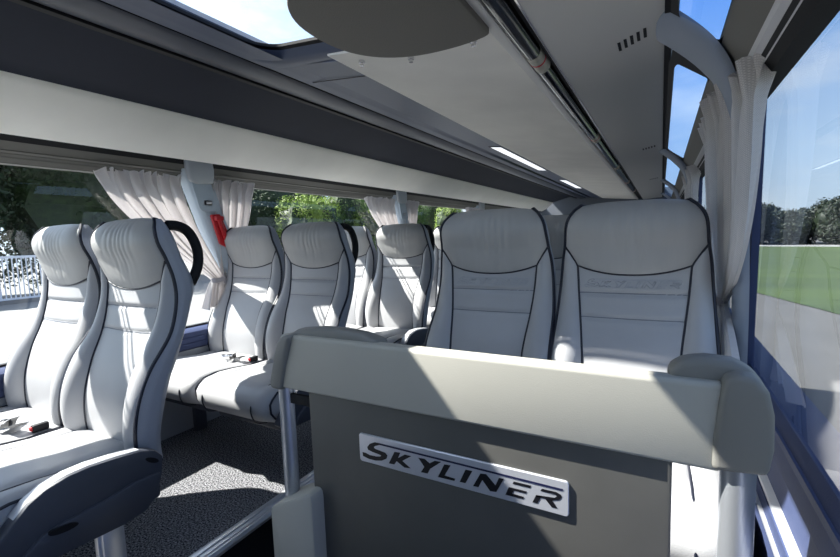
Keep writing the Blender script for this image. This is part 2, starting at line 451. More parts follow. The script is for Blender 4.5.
        top = [(-.163,-.5715),(-.23,-.5615),(-.289,-.5555),(-.334,-.5565),(-.38,-.5665),(-.416,-.5855),(-.436,-.6055),(-.442,-.612),(-.436,-.612),(-.416,-.594),(-.38,-.576),(-.334,-.566),(-.289,-.564),(-.23,-.570),(-.163,-.580)]
        M['pad_'+n] = MB().prism([(y, z+E) for y, z in top], sg*.228, sg*.262, 'x', bev=.002).mesh('armrest_pad', SILVERP, ang=35)
        a = MB()
        # raised lower shroud and its pocket
        shr = [(-.120,-.655),(-.138,-.718),(-.168,-.744),(-.24,-.750),(-.36,-.742),(-.46,-.735),(-.44,-.70),(-.40,-.672),(-.36,-.664),(-.26,-.660),(-.19,-.648)]
        a.prism([(y, z+E) for y, z in shr], sg*.268, sg*.281, 'x', bev=.004)
        M['shroud_'+n] = a.mesh('lower_shroud', PLASTIC, ang=35)
        pts = [(-.150+.017*math.cos(q*math.pi/8)-.004*math.sin(q*math.pi/8), -.612+.010*math.sin(q*math.pi/8)-.008*math.cos(q*math.pi/8)) for q in range(16)]
        M['pivot_'+n] = MB().prism([(y+.012, z+E) for y, z in pts], sg*.270, sg*.2745, 'x').mesh('pivot_cap', BLACK)
        pts = [(-.36+.03*math.cos(q*math.pi/8)+.002*math.sin(q*math.pi/8), -.676+.008*math.sin(q*math.pi/8)-.004*math.cos(q*math.pi/8)) for q in range(16)]
        M['lever_'+n] = MB().prism([(y, z+E) for y, z in pts], sg*.276, sg*.287, 'x').mesh('recline_lever', BLACK)
        M['leg_'+n] = MB().box(min(sg*.225, sg*.265), max(sg*.225, sg*.265), -.275, -.225, 0.0, -.735+E, .004).box(min(sg*.235, sg*.255), max(sg*.235, sg*.255), -.283, -.217, 0.0, -.735+E, .003).mesh('leg', ALU)
    M['wall_leg'] = MB().box(-.19, -.155, -.30, -.24, 0, -.77+E, .004).mesh('leg', PLASTIC)
    # embossed lettering on the back panel of the front seats
    a = MB()
    for k, polys in LET.items():
        for poly in polys:
            pts = []
            m = len(poly)
            for i in range(m):
                p, q = poly[i], poly[(i+1) % m]
                nn = max(1, int(abs(q[0]-p[0])*30))
                for j in range(nn):
                    u = p[0]+(q[0]-p[0])*j/nn; v = p[1]+(q[1]-p[1])*j/nn
                    x = (u-.5)*.285; z = -.188+.04*v
                    s = x/wi(min(z, -.112)); zt = -.142+.03*abs(s)**2.2; c = centre_pt(s, (z-ZB)/(zt-ZB))
                    pts.append((c[0], c[1]-.0004, z+E))
            a.tube(pts, .0012, 4, closed=True)
    M['emboss'] = a.mesh('embossed_lettering', mat('embossed_thread', (.36, .37, .40), .5))
seat_meshes()

def seat(X, Y, label, group, aisle=0, emboss=False, buckle=False):
    M = SEATMESH
    root = thing('coach_seat', (X, Y, 0), label, 'seat', group)
    p = lambda n, k, par=root: link(n, M[k], par, world=False)
    p('headrest', 'headrest'); b = p('backrest', 'backrest'); p('seam', 'sa', b); p('seam', 'sb', b)
    p('side_bolster', 'bl'); p('side_bolster', 'br')
    sh = p('back_shell', 'shell'); [p('outer_piping', 'op'+n) for n in 'lr']; [p('inner_piping', 'ip'+n) for n in 'lr']; p('headrest_piping', 'hp')
    c = p('cushion', 'cushion'); [p('cushion_seam', 'cs'+n, c) for n in 'lr']; [p('cushion_piping', 'cp'+n, c) for n in 'lr']
    fr = p('seat_frame', 'frame')
    if emboss: p('embossed_lettering', 'emboss', b)
    if buckle:
        bk = p('belt_buckle', 'buckle'); p('release_button', 'button', bk)
        w = p('belt_webbing', 'webbing'); p('belt_tongue', 'tongue', w)
    if aisle:
        n = 'r' if aisle > 0 else 'l'
        p('grab_handle', 'h'+n)
        cv = p('side_cover', 'cover_'+n); tag(p('armrest_pad', 'pad_'+n, cv), 'light grey armrest top'); p('lower_shroud', 'shroud_'+n, cv)
        p('pivot_cap', 'pivot_'+n, cv); p('recline_lever', 'lever_'+n, cv)
        p('leg', 'leg_'+n)
    else:
        p('leg', 'wall_leg')
    return root

XA, XB, RA, RB = -1.998, -1.538, -.537, -.080
G1 = 'double seats along the left windows'; G2 = 'double seats along the right windows'
seat(XA, .796, 'silver window seat of the nearest left row, cut by the photo edge', G1, 0, buckle=True)
seat(XB, .796, 'silver aisle seat of the nearest left row, black grab handle and armrest cover in view', G1, 1)
seat(XA, 1.663, 'silver leather coach seat by the window curtain and red hammer, second left row', G1, 0, buckle=True)
seat(XB, 1.663, 'silver aisle seat of the second left row, behind the left steel pole', G1, 1)
seat(XA, 2.523, 'sunlit silver window seat half hidden behind the second left row', G1, 0)
seat(XB, 2.523, 'silver aisle seat in the third left row, just left of the right pair', G1, 1)
seat(XA, 3.385, 'silver leather window seat mostly hidden in the fourth left row', G1, 0)
seat(XB, 3.385, 'pale aisle seat in the fourth left row, only an edge of it showing', G1, 1)
seat(RA, 1.510, 'shaded silver seat behind the partition, aisle side of the right pair', G2, -1, emboss=True)
seat(RB, 1.510, 'shaded silver leather seat behind the partition, against the right window curtain', G2, 0, emboss=True)
seat(RA, 2.375, 'shaded grey seat behind the front right pair, seen in the gap between them', G2, -1)
seat(RB, 2.375, 'shaded grey window seat straight behind the seat against the right curtain', G2, 0)

# ------------------------------------------------------------------ partition with the badge
PT = thing('partition_screen', (-.35, .75, -.25), 'grey stairwell partition with a padded top rail, steel poles and a silver name badge', 'partition')
def P(mb, name, m, par=PT, **k): return mb.build(name, m, par, **k)
panel = P(MB().box(-.727, .021, .740, .764, -1.35, -.30, .006), 'panel', PANEL)
# rail: slightly raked face, thicker at the bottom
rail = MB().prism([(.728, -.352), (.732, -.230), (.737, -.224), (.770, -.226), (.776, -.235), (.776, -.345), (.770, -.354), (.734, -.356)], -.80, .080, 'x', bev=.003)
P(rail, 'top_rail', BEIGE, ang=35)
def endcap(pts, y0, y1): return MB().prism(pts, y0, y1, 'y', bev=.012, seg=3)
capL = [(-.836,-.358),(-.838,-.340),(-.822,-.285),(-.806,-.243),(-.792,-.226),(-.768,-.214),(-.70,-.206),(-.64,-.205),(-.58,-.210),(-.53,-.222),(-.525,-.25),(-.60,-.262),(-.70,-.275),(-.745,-.30),(-.762,-.358)]
P(endcap(capL, .752, .800), 'end_cap', BEIGED, ang=35)
P(MB().prism([(-.836,-.360),(-.838,-.342),(-.821,-.285),(-.806,-.243),(-.794,-.229),(-.775,-.222),(-.757,-.222),(-.766,-.25),(-.783,-.30),(-.797,-.361)], .722, .80, 'y', bev=.009, seg=3), 'end_cap', BEIGED, ang=35)
capR = [(.137,-.344),(.141,-.31),(.140,-.26),(.132,-.226),(.118,-.206),(.095,-.196),(.06,-.194),(.03,-.200),(.012,-.216),(.012,-.24),(.06,-.262),(.08,-.30),(.080,-.352)]
P(endcap(capR, .752, .800), 'end_cap', BEIGED, ang=35)
P(MB().prism([(.136,-.346),(.141,-.31),(.140,-.26),(.133,-.228),(.119,-.209),(.098,-.206),(.081,-.214),(.076,-.25),(.071,-.30),(.069,-.352)], .722, .80, 'y', bev=.009, seg=3), 'end_cap', BEIGED, ang=35)
P(MB().tube([(.104, .752, -.34), (.104, .752, -1.35)], .0225, 24), 'pole', POLE)
P(MB().tube([(-.812, .752, -.34), (-.812, .752, -1.35)], .0185, 24), 'pole', POLE)
P(MB().prism([(-.838, -1.35), (-.838, -.660), (-.825, -.648), (-.715, -.590), (-.700, -.592), (-.697, -.61), (-.697, -1.35)], .700, .79, 'y', bev=.006), 'lower_cover', BEIGE, ang=35)
P(MB().box(-.80, -.72, .748, .758, -.40, -.375, .002), 'bracket', BLACK)
# badge
def rrect(x0, x1, z0, z1, r, n=5):
    pts = []
    for cx_, cz_, a0 in ((x1-r, z1-r, 0), (x0+r, z1-r, 90), (x0+r, z0+r, 180), (x1-r, z0+r, 270)):
        for k in range(n+1):
            a = math.radians(a0+90*k/n); pts.append((cx_+r*math.cos(a), cz_+r*math.sin(a)))
    return pts
BX0, BX1, BZ0, BZ1 = -.5785, -.1315, -.492, -.428
badge = P(MB().prism(rrect(BX0, BX1, BZ0, BZ1, .006), .7355, .741, 'y', bev=.0012, seg=1), 'name_badge', PLATE, ang=35)
def letter_mesh(keys):
    a = MB()
    for k in keys:
        for poly in LET[k]:
            a.add([(BX0+(BX1-BX0)*u, .7350, BZ0+(BZ1-BZ0)*v) for u, v in poly], [tuple(range(len(poly)))])
    return a
lt = letter_mesh('SKYLINER').build('badge_lettering', INK, None, smooth=False); lt.parent = badge; lt.location = (0, 0, 0); tag(lt, 'black slanted lettering reading SKYLINER')
lt = letter_mesh(['line']).build('badge_line', INKB, None, smooth=False); lt.parent = badge; lt.location = (0, -.00005, 0)

# ------------------------------------------------------------------ floor and walls
Y0, Y1 = -1.3, 9.0
fl = struct('floor', MB().box(-2.30, -1.262, Y0, Y1, -1.02, -1.0), CARPET); struct('floor_edge', MB().box(-2.28, -1.264, Y0, Y1, -1.3, -1.02), DARKCARPET)
struct('floor_aisle', MB().box(-1.262, -.86, Y0, Y1, -1.35, -1.22).box(-.86, .23, Y0, .765, -1.55, -1.36), DARKCARPET)
struct('floor_right', MB().box(-.86, .23, .80, Y1, -1.22, -1.0).box(-.86, -.84, .80, Y1, -1.36, -1.0), DARKCARPET)
struct('trim_1', MB().prism([(-1.306,-1.001),(-1.304,-.994),(-1.290,-.990),(-1.240,-.990),(-1.234,-1.0),(-1.236,-1.012),(-1.262,-1.012)], Y0, Y1, 'y').box(-1.284,-1.272,Y0,Y1,-.992,-.986).box(-1.260,-1.250,Y0,Y1,-.992,-.986), ALU, ang=30)
# left wall: lining, ledge
struct('wall_left', MB().box(-2.36, -2.225, Y0, Y1, -1.3, -.50), WALLG)
struct('trim_2', MB().prism([(-2.30,-.50),(-2.30,-.455),(-2.235,-.462),(-2.215,-.475),(-2.212,-.56),(-2.225,-.57)], Y0, Y1, 'y').sheet([(-2.209,-.50),(-2.206,-.503),(-2.209,-.506)], Y0, Y1).sheet([(-2.209,-.53),(-2.206,-.533),(-2.209,-.536)], Y0, Y1), WALLB, ang=30)
lw = struct('wall_left_shadow_caster', MB().box(-2.34, -2.27, Y0, Y1, -2.75, -1.1), BODY)  # unseen lower coach side, added to cast the coach's shadow
# right wall
struct('wall_right', MB().box(.212, .30, Y0, Y1, -1.36, -.42).box(.196,.214,Y0,Y1,-.66,-.56), WALLB)
struct('trim_3', MB().prism([(.30,-.43),(.30,-.395),(.262,-.392),(.232,-.400),(.214,-.424),(.206,-.47),(.214,-.48)], Y0, Y1, 'y'), WALLB, ang=30)
struct('trim_4', MB().prism([(.214,-.545),(.200,-.553),(.197,-.572),(.205,-.582),(.214,-.582)], Y0, Y1, 'y').box(.190,.198,Y0,Y1,-.60,-.592), ALU, ang=30)
struct('wall_right_shadow_caster', MB().box(.24, .31, Y0, Y1, -2.75, -1.36), BODY)  # same on the right: unseen, added as a shadow caster
struct('wall_front_light_block', MB().box(-2.30, .25, Y0-.06, Y0, -1.4, .0).box(-2.30, .25, Y0-.06, Y0, .40, .74), REARW)  # unseen front wall, added to cut the light coming from ahead
ws = MB().add([(-2.30, Y0-.03, .0), (.25, Y0-.03, .0), (.25, Y0-.03, .40), (-2.30, Y0-.03, .40)], [(0, 1, 2, 3)]).build('window_windscreen', WINDSC, smooth=False); ws['kind'] = 'structure'  # unseen windscreen, kept small and dark-tinted to dim the light from ahead
struct('wall_rear', MB().box(-2.30, .25, 8.85, 9.0, -1.3, .72), REARW)

# roof shell around the hatch (keeps the daylight out)
HX0, HX1, HY0, HY1 = -1.225, -.70, -.85, 1.135
struct('ceiling_shell', MB().box(-2.00, HX0-.08, Y0, Y1, .70, .74).box(HX1+.03, .0, Y0, Y1, .70, .74).box(HX0-.08, HX1+.03, HY1+.25, Y1, .70, .74).box(HX0-.08, HX1+.03, Y0, HY0-.08, .70, .74), BODY)
# pale centre panel
cz = lambda x: .600+(.600-.538)/(-.97+.372)*(x+.97)
struct('ceiling', MB().prism([(-.97,.600),(-.410,.542),(-.410,.56),(-.97,.62)], HY1+.03, Y1, 'y').prism([(HX1+.015,cz(HX1+.015)),(-.410,.542),(-.410,.56),(HX1+.015,.60)], Y0, HY1+.03, 'y'), CEIL, ang=30)
# hatch: moulded surround with rounded corners, black rubber, pane
def rring(x0, x1, y0, y1, r, z, n=8):
    return [(p[0], p[1], z) for p in rrect(x0, x1, y0, y1, r, n)]
hz = lambda x: .605+(.60-.538)/(-.97+.372)*(x+.97)*.9
def ring_strip(loops):
    a = MB(); n = len(loops[0]); vs = [p for l in loops for p in l]; fs = []
    for i in range(len(loops)-1):
        for k in range(n): fs.append((i*n+k, i*n+(k+1) % n, (i+1)*n+(k+1) % n, (i+1)*n+k))
    return a.add(vs, fs)
HA = thing('roof_hatch', ((HX0+HX1)/2, .1, E+.62), 'glass roof hatch with black rubber seal and rounded corners above the aisle', 'roof hatch')
def lift(loop, d=0): return [(x, y, hz(x)+d) for x, y, _ in loop]
ring_strip([lift(rring(HX0-.065, HX1+.022, HY0-.10, HY1+.10, .02, 0), .004), lift(rring(HX0-.035, HX1+.018, HY0-.05, HY1+.045, .11, 0), -.004), lift(rring(HX0-.015, HX1+.012, HY0-.02, HY1+.018, .11, 0), .006), lift(rring(HX0-.004, HX1+.004, HY0-.004, HY1+.004, .10, 0), .03)]).build('surround', BAND, HA, ang=60)
ring_strip([lift(rring(HX0-.004, HX1+.004, HY0-.004, HY1+.004, .10, 0), .028), lift(rring(HX0+.015, HX1-.015, HY0+.015, HY1-.015, .09, 0), .031), lift(rring(HX0+.015, HX1-.015, HY0+.015, HY1-.015, .09, 0), .04)]).build('seal', BLACK, HA, ang=60)
a = MB(); l = lift(rring(HX0, HX1, HY0, HY1, .05, 0), .037); a.add(l, [tuple(range(len(l)))]); a.build('pane', GLASSL, HA, smooth=False)

# left side of the ceiling: band, rounded moulding, grooves
# (x, z): rack front top -1.45,.633 ; ridge -1.29,.632 ; panel edge -.97,.600
struct('trim_5', MB().sheet([(-1.285,.640),(-1.262,.628),(-1.235,.630),(-1.16,.626)], Y0, Y1).sheet([(-1.16,.626),(-.97,.600)], HY1+.08, Y1), BAND, ang=30)
struct('trim_6', MB().sheet([(-1.430+.145*i/14, .640-.020*math.sin(math.pi*i/14)**.7) for i in range(15)], Y0, Y1).box(-1.47,-1.26,Y0,Y1,.66,.70), MOULD, ang=60)
struct('trim_7', MB().prism([(-1.455,.628),(-1.430,.628),(-1.430,.66),(-1.455,.66)], Y0, Y1, 'y').prism([(-1.290,.640),(-1.280,.632),(-1.275,.66),(-1.29,.66)], Y0, Y1, 'y'), BLACK, ang=30)
# seam across the band
struct('trim_8', MB().tube([(-1.235,1.385,.6285),(-.97,1.375,.5985)], .0016, 5), BLACK)

LR = thing('luggage_rack', (-1.75, 3.5, E+.41), 'long luggage rack with silver underside and navy front above the left seats', 'luggage rack')
def rackend(u, lo): return lo
pts = [(-1.965,.395)]+[(-1.965+.205*t, .395+.145*t-.016*math.sin(math.pi*t)) for t in (.15,.3,.45,.6,.75,.9,1)]
MB().sheet(pts+[(-1.757,.548)], Y0, 8.3).build('underside_panel', RACKU, LR, ang=50)
MB().sheet([(-1.800,.519),(-1.795,.5215),(-1.772,.5335),(-1.764,.538),(-1.762,.553)], Y0, 8.3).build('lip', LIP, LR, ang=50)
MB().sheet([(-1.764,.538),(-1.757,.544),(-1.70,.562),(-1.58,.596),(-1.452,.632),(-1.45,.66)], Y0, 8.3).build('front_panel', RACKF, LR, ang=50)
MB().prism([(-1.965,.395),(-1.757,.545),(-1.45,.632),(-1.45,.69),(-1.965,.69)], 8.28, 8.3, 'y').build('end_panel', RACKF, LR)
MB().sheet([(-1.967,.395),(-1.975,.41),(-1.985,.69),(-1.46,.695)], Y0, 8.3).build('back_panel', RACKF, LR, ang=30)

# rounded pale end nose seen far back on the left rack and the next rack behind it
# right rack with vents and the tube trough
RR = thing('luggage_rack', (-.15, 3.5, E+.53), 'right-hand luggage rack with slotted air vents in its flat grey underside', 'luggage rack')
MB().prism([(-.297,.526),(-.297,.533),(-.285,.545),(-.01,.575),(-.003,.57),(-.003,.552),(-.02,.546)], Y0, 8.8, 'y').build('underside_panel', RACKR, RR, ang=30)
MB().sheet([(-.003,.57),(-.01,.70),(-.36,.70),(-.372,.56)], Y0, 8.8).build('back_panel', RACKF, RR, ang=30)
zr = lambda x: .526+.020*(x+.297)/.277
for k, yb in enumerate((1.47, 3.38, 5.45)):
    v = MB()
    for j in range(5):
        x = -.118+.017*j; y = yb-.020*j/1.0*.6
        v.prism([(x-.004, zr(x-.004)-.0012), (x+.004, zr(x+.004)-.0012), (x+.004, zr(x)+.004), (x-.004, zr(x)+.004)], y-.032, y+.032, 'y')
    v.build('vent_slots', BLACK, RR, smooth=False)
struct('trim_9', MB().prism([(-.413,.541),(-.408,.536),(-.380,.530),(-.375,.531),(-.374,.552),(-.300,.552),(-.302,.526),(-.295,.526),(-.292,.565),(-.413,.568)], Y0, 8.8, 'y'), RACKR, ang=30)
struct('trim_10', MB().prism([(-.374,.549),(-.302,.549),(-.302,.5515),(-.374,.5515)], Y0, 8.8, 'y').prism([(-.312,.528),(-.303,.527),(-.303,.551),(-.312,.551)], Y0, 8.8, 'y'), BLACK, ang=30)
struct('trim_11', MB().prism([(-.3005,.5245),(-.2955,.5235),(-.294,.528),(-.300,.530)], Y0, 8.8, 'y'), CHROME, ang=30)
ys = [-.35, 1.36, 2.66, 3.98, 5.3, 6.6]
lab = ['nearest smoked light tube in the ceiling trough, entering at the top of the photo', 'second smoked light tube along the ceiling trough, behind the double socket', 'third smoked light tube along the ceiling trough', 'fourth smoked light tube, far along the ceiling trough', 'farthest smoked light tube at the end of the ceiling trough']
for k in range(5):
    a0, a1 = ys[k]+.10, ys[k+1]-.02
    T = thing('light_tube', (-.332, (a0+a1)/2, E+.536), lab[k], 'light tube', 'light tubes in the ceiling trough')
    MB().tube([(-.342, a0-.005, .531), (-.342, a1+.005, .531)], .0245, 20).build('glass_tube', TUBE, T)
    MB().tube([(-.342, a1-.004, .531), (-.342, a1+.052, .531)], .0255, 20).build('socket', SOCK, T)
    MB().tube([(-.342, a1+.053, .531), (-.342, a1+.060, .531)], .0265, 20).build('red_ring', RED, T)
    MB().tube([(-.342, a0-.058, .531), (-.342, a0+.002, .531)], .0255, 20).build('socket', SOCK, T)

# dark rounded monitor housing under the hatch
D = thing('monitor_housing', (-.565, .912, E+.52), 'dark grey rounded ceiling housing overlapping the glass roof hatch', 'ceiling housing')
cxd, cyd, ad, bd = -.532, .922, .260, .240
pts = []
for k in range(64):
    t = 2*math.pi*k/64; c_, s_ = math.cos(t), math.sin(t)
    x = cxd+ad*math.copysign(abs(c_)**.86, c_); y = cyd+bd*math.copysign(abs(s_)**.86, s_)
    pts.append((min(x, -.402), y))
q = []
for p in pts:
    if not q or abs(p[0]-q[-1][0])+abs(p[1]-q[-1][1]) > 1e-4: q.append(p)
MB().prism(q, .518, .562, 'z', bev=.006).build('housing', DISC, D, ang=40)
for x, y in ((-.885, 1.238), (-.71, 1.262), (-.475, 1.207)):
    MB().tube([(x, y, cz(x)+.002), (x, y, cz(x)-.010)], .010, 10).tube([(x, y, cz(x)-.009), (x, y, cz(x)-.018)], .007, 8).build('screw', CHROME, D)

# ceiling lamps at the panel edge
for k, (y0, y1, lb) in enumerate(((2.98, 4.35, 'bright white ceiling lamp strip, the nearer one at the edge of the pale ceiling panel'), (5.35, 6.5, 'small bright ceiling lamp strip, the farther one'))):
    T = thing('ceiling_lamp', (-1.0, (y0+y1)/2, E+.595), lb, 'ceiling lamp', 'ceiling lamps along the panel edge')
    zz = lambda x: .600+.137*(-.97-x) if x < -.97 else cz(x)
    x0, x1 = -1.062, -.985
    MB().add([(x0-.012, y0-.02, zz(x0-.012)-.003), (x1+.004, y0-.02, zz(x1)-.003), (x1+.004, y1+.02, zz(x1)-.003), (x0-.012, y1+.02, zz(x0-.012)-.003)], [(0, 1, 2, 3)]).build('frame', RACKF, T, smooth=False)
    MB().add([(x0, y0, zz(x0)-.006), (x1, y0, zz(x1)-.006), (x1, y1, zz(x1)-.006), (x0, y1, zz(x0)-.006)], [(0, 1, 2, 3)]).build('lens', LAMPG, T, smooth=False)

# rails above the windows
def rails(sgn, X0, num):
    f = lambda x: X0+sgn*x
    # x measured outward from the rail's inner edge
    struct('trim_%d' % num, MB().sheet([(f(.0285), .420), (f(.045), .398)] if sgn < 0 else [(f(-.005), .472), (f(0), .458), (f(.010), .446), (f(.045), .398)], Y0, 8.85).sheet([(f(-.005), .472), (f(.09), .475)], Y0, 8.85), TAN, ang=30)
    struct('trim_%d' % (num+1), MB().sheet([(f(.045), .399), (f(.052), .390), (f(.050), .386), (f(.066), .376), (f(.070), .362)], Y0, 8.85), SILVERP if sgn > 0 else TAN, ang=20)
    struct('trim_%d' % (num+2), MB().prism([(f(.062), .376), (f(.085), .344), (f(.12), .340), (f(.12), .47), (f(.07), .45)], Y0, 8.85, 'y'), BLACK if sgn > 0 else TAN, ang=30)
rails(1, .125, 12)
rails(-1, -2.185, 15)
struct('trim_20', MB().sheet([(-2.18,.472),(-2.185,.458),(-2.195,.446),(-2.2135,.420)], Y0, 8.85), BLACK, ang=30)  # black strip on the rail top stands in for the gap's darkness
struct('trim_18', MB().tube([(-2.125, Y0, .462), (-2.125, 8.85, .462)], .004, 6).tube([(-2.145, Y0, .456), (-2.145, 8.85, .456)], .003, 6), CHROME, ang=30)

# windows: side panes, roof side panes
PIL = [-.6, 1.53, 3.62, 5.75, 7.85]
def windows(sgn, xg, xr0, xr1, base, glass_m):
    n = base
    ed = [Y0]+PIL+[8.85]
    for i in range(len(ed)-1):
        a, b = ed[i], ed[i+1]
        lean = .14
        w = MB().add([(xg, a, -.455), (xg, b, -.455), (xg, b, .36), (xg, a, .36)], [(0, 1, 2, 3)]).build('window_%d' % n, glass_m, smooth=False); w['kind'] = 'structure'
        fr = MB().box(xg-.012, xg+.012, a-.004, b+.004, -.475, -.45).box(xg-.012, xg+.012, a-.004, b+.004, .343, .375)
        fr.build('window_frame', BLACK, w, world=False)
        r = MB().add([(xr0, a+.02, .553), (xr0, b-.02, .553), (xr1, b-.02, .462), (xr1, a+.02, .462)], [(0, 1, 2, 3)]).build('window_%d' % (n+1), ROOFGL if sgn > 0 else GLASSL, smooth=False); r['kind'] = 'structure'
        # black printed border, rounded inner corners
        def bord():
            u0, u1 = .0, 1.0
            def pt(u, y): return (xr0+(xr1-xr0)*u, y, .553-.091*u-.004)
            out = [pt(0, a), pt(1, a), pt(1, b), pt(0, b)]
            m = MB()
            rr = [(p[0], p[1]) for p in rrect(.16, 1.0, a+.16, b-.16, .12, 5)]
            # rr in (u, y): corner radius in mixed units
            inner = []
            for u, y in rr: inner.append(pt(u, y))
            outer = []
            for u, y in rr:
                uu = 0 if u < .5 else 1
                outer.append(pt(max(0, min(1, (u-.58)*1.5+.58)), a if abs(y-(a+.16)) < 1e-3 else (b if abs(y-(b-.16)) < 1e-3 else y)))
            k = len(inner)
            m.add(inner+outer, [(i, (i+1) % k, k+(i+1) % k, k+i) for i in range(k)])
            return m
        bord().build('window_frame', BLACK, r, world=False, smooth=False)
        n += 2
    return n
nw = windows(1, .232, .006, .128, 1, GLASS)
nw = windows(-1, -2.282, -2.062, -2.188, nw, GLASSL)
struct('trim_19', MB().prism([(-.003,.548),(.016,.545),(.030,.566),(-.003,.60)], Y0, 8.85, 'y'), BLACK, ang=30)

# pillars: left and right, with roof arms on the right
pl = ['between the two nearest left curtains, red hammer on it', 'between the second pair of left curtains', 'farther back by the left windows', 'farthest back by the left windows']
for i, y in enumerate(PIL[1:]):
    T = thing('window_pillar', (-2.20, y, 0), 'pale blue slanted window pillar with a grey cap, '+pl[i], 'pillar', 'left window pillars')
    T.location.z = 0
    yy = y-.09
    # slanted column: y shifts back as it goes down
    sec = lambda z: yy+.08+(.40-z)*.33
    a = MB()
    def col(u, t, hw=.062):
        z = .40-.86*t; yc = sec(z)
        prof = [(-2.275, -hw-.02), (-2.215, -hw-.01), (-2.195, -hw+.008), (-2.188, -hw*.4), (-2.188, hw*.4), (-2.195, hw-.008), (-2.215, hw+.004), (-2.275, hw+.012)]
        k = u*(len(prof)-1); j = min(int(k), len(prof)-2); r = k-j
        return (prof[j][0]+(prof[j+1][0]-prof[j][0])*r, yc+prof[j][1]+(prof[j+1][1]-prof[j][1])*r, z)
    a.grid(col, 21, 12); a.build('column', PILLAR, T, ang=40)
    # upper cover plate
    MB().prism([(yy+.022,.335),(yy+.135,.335),(yy+.183,.185),(yy+.168,.175),(yy+.075,.175),(yy+.058,.19)], -2.19, -2.178, 'x', bev=.004).build('cover_plate', PILLAR, T, ang=30)
    MB().prism([(yy-.005,.448),(yy+.150,.452),(yy+.158,.40),(yy+.150,.325),(yy+.04,.318),(yy+.012,.335),(yy-.004,.40)], -2.20, -2.165, 'x', bev=.014, seg=3).build('cap', PILLCAP, T, ang=40)
    MB().box(-2.179, -2.175, yy+.098, yy+.130, .215, .228, .001).build('label_plate', SILVERP, T)
    MB().box(-2.181, -2.178, yy+.085, yy+.135, .206, .236, .001).build('label_recess', PILLCAP, T)
for i, y in enumerate([1.39]+[q-.05 for q in PIL[2:]]):
    T = thing('window_pillar', (.21, y, 0), 'rounded blue-grey roof pillar '+['nearest, arching from the ceiling to the right curtain', 'second along the right roof windows', 'third along the right roof windows', 'farthest along the right roof windows'][i], 'pillar', 'right window pillars')
    tab = [(-.004, .570, .115), (.03, .545, .115), (.08, .500, .112), (.118, .458, .105), (.150, .410, .082), (.178, .33, .066), (.196, .20, .05), (.208, 0.0, .045), (.215, -.2, .045), (.218, -.45, .045)]
    fx, fz, fh = [smoothi([(k, q[c]) for k, q in enumerate(tab)]) for c in range(3)]
    def arm(u, v):
        k = v*9; dx, dz = fx(min(9, k+.05))-fx(max(0, k-.05)), fz(min(9, k+.05))-fz(max(0, k-.05))
        l_ = math.hypot(dx, dz); nx, nz = dz/l_, -dx/l_      # towards the cabin
        a_ = math.pi*u; h = fh(k)
        b_ = .034*max(0, math.sin(a_))**.8
        return (fx(k)+nx*b_, y+.05+.01*k-h*math.cos(a_), fz(k)+nz*b_)
    MB().grid(arm, 18, 45).build('column', ARM, T, ang=60)
    y = PIL[1+i]
    MB().prism([(y-.03,.36),(y+.06,.36),(y+.085,-.44),(y+.015,-.44)], .222, .240, 'x').build('rubber_strip', WALLB, T)

# emergency hammer
yh = PIL[1]
H = thing('emergency_hammer', (-2.17, yh+.03, E+.06), 'red emergency hammer holder on the nearest left window pillar', 'emergency hammer')
ya = lambda z: yh-.09+.08+(.40-z)*.33
MB().prism([(ya(.15)-.045,.158),(ya(.15)+.012,.163),(ya(-.02)+.03,-.008),(ya(-.02)-.004,-.030),(ya(.0)-.05,-.005)], -2.19, -2.170, 'x', bev=.006).build('holder', RED, H, ang=35)
MB().tube([(-2.158, ya(.14)-.015, .140), (-2.155, ya(.07)-.018, .07), (-2.158, ya(0)-.012, .0)], .011, 10).box(-2.172, -2.145, ya(.14)-.035, ya(.14)+.012, .125, .150, .005).build('hammer', RED, H)

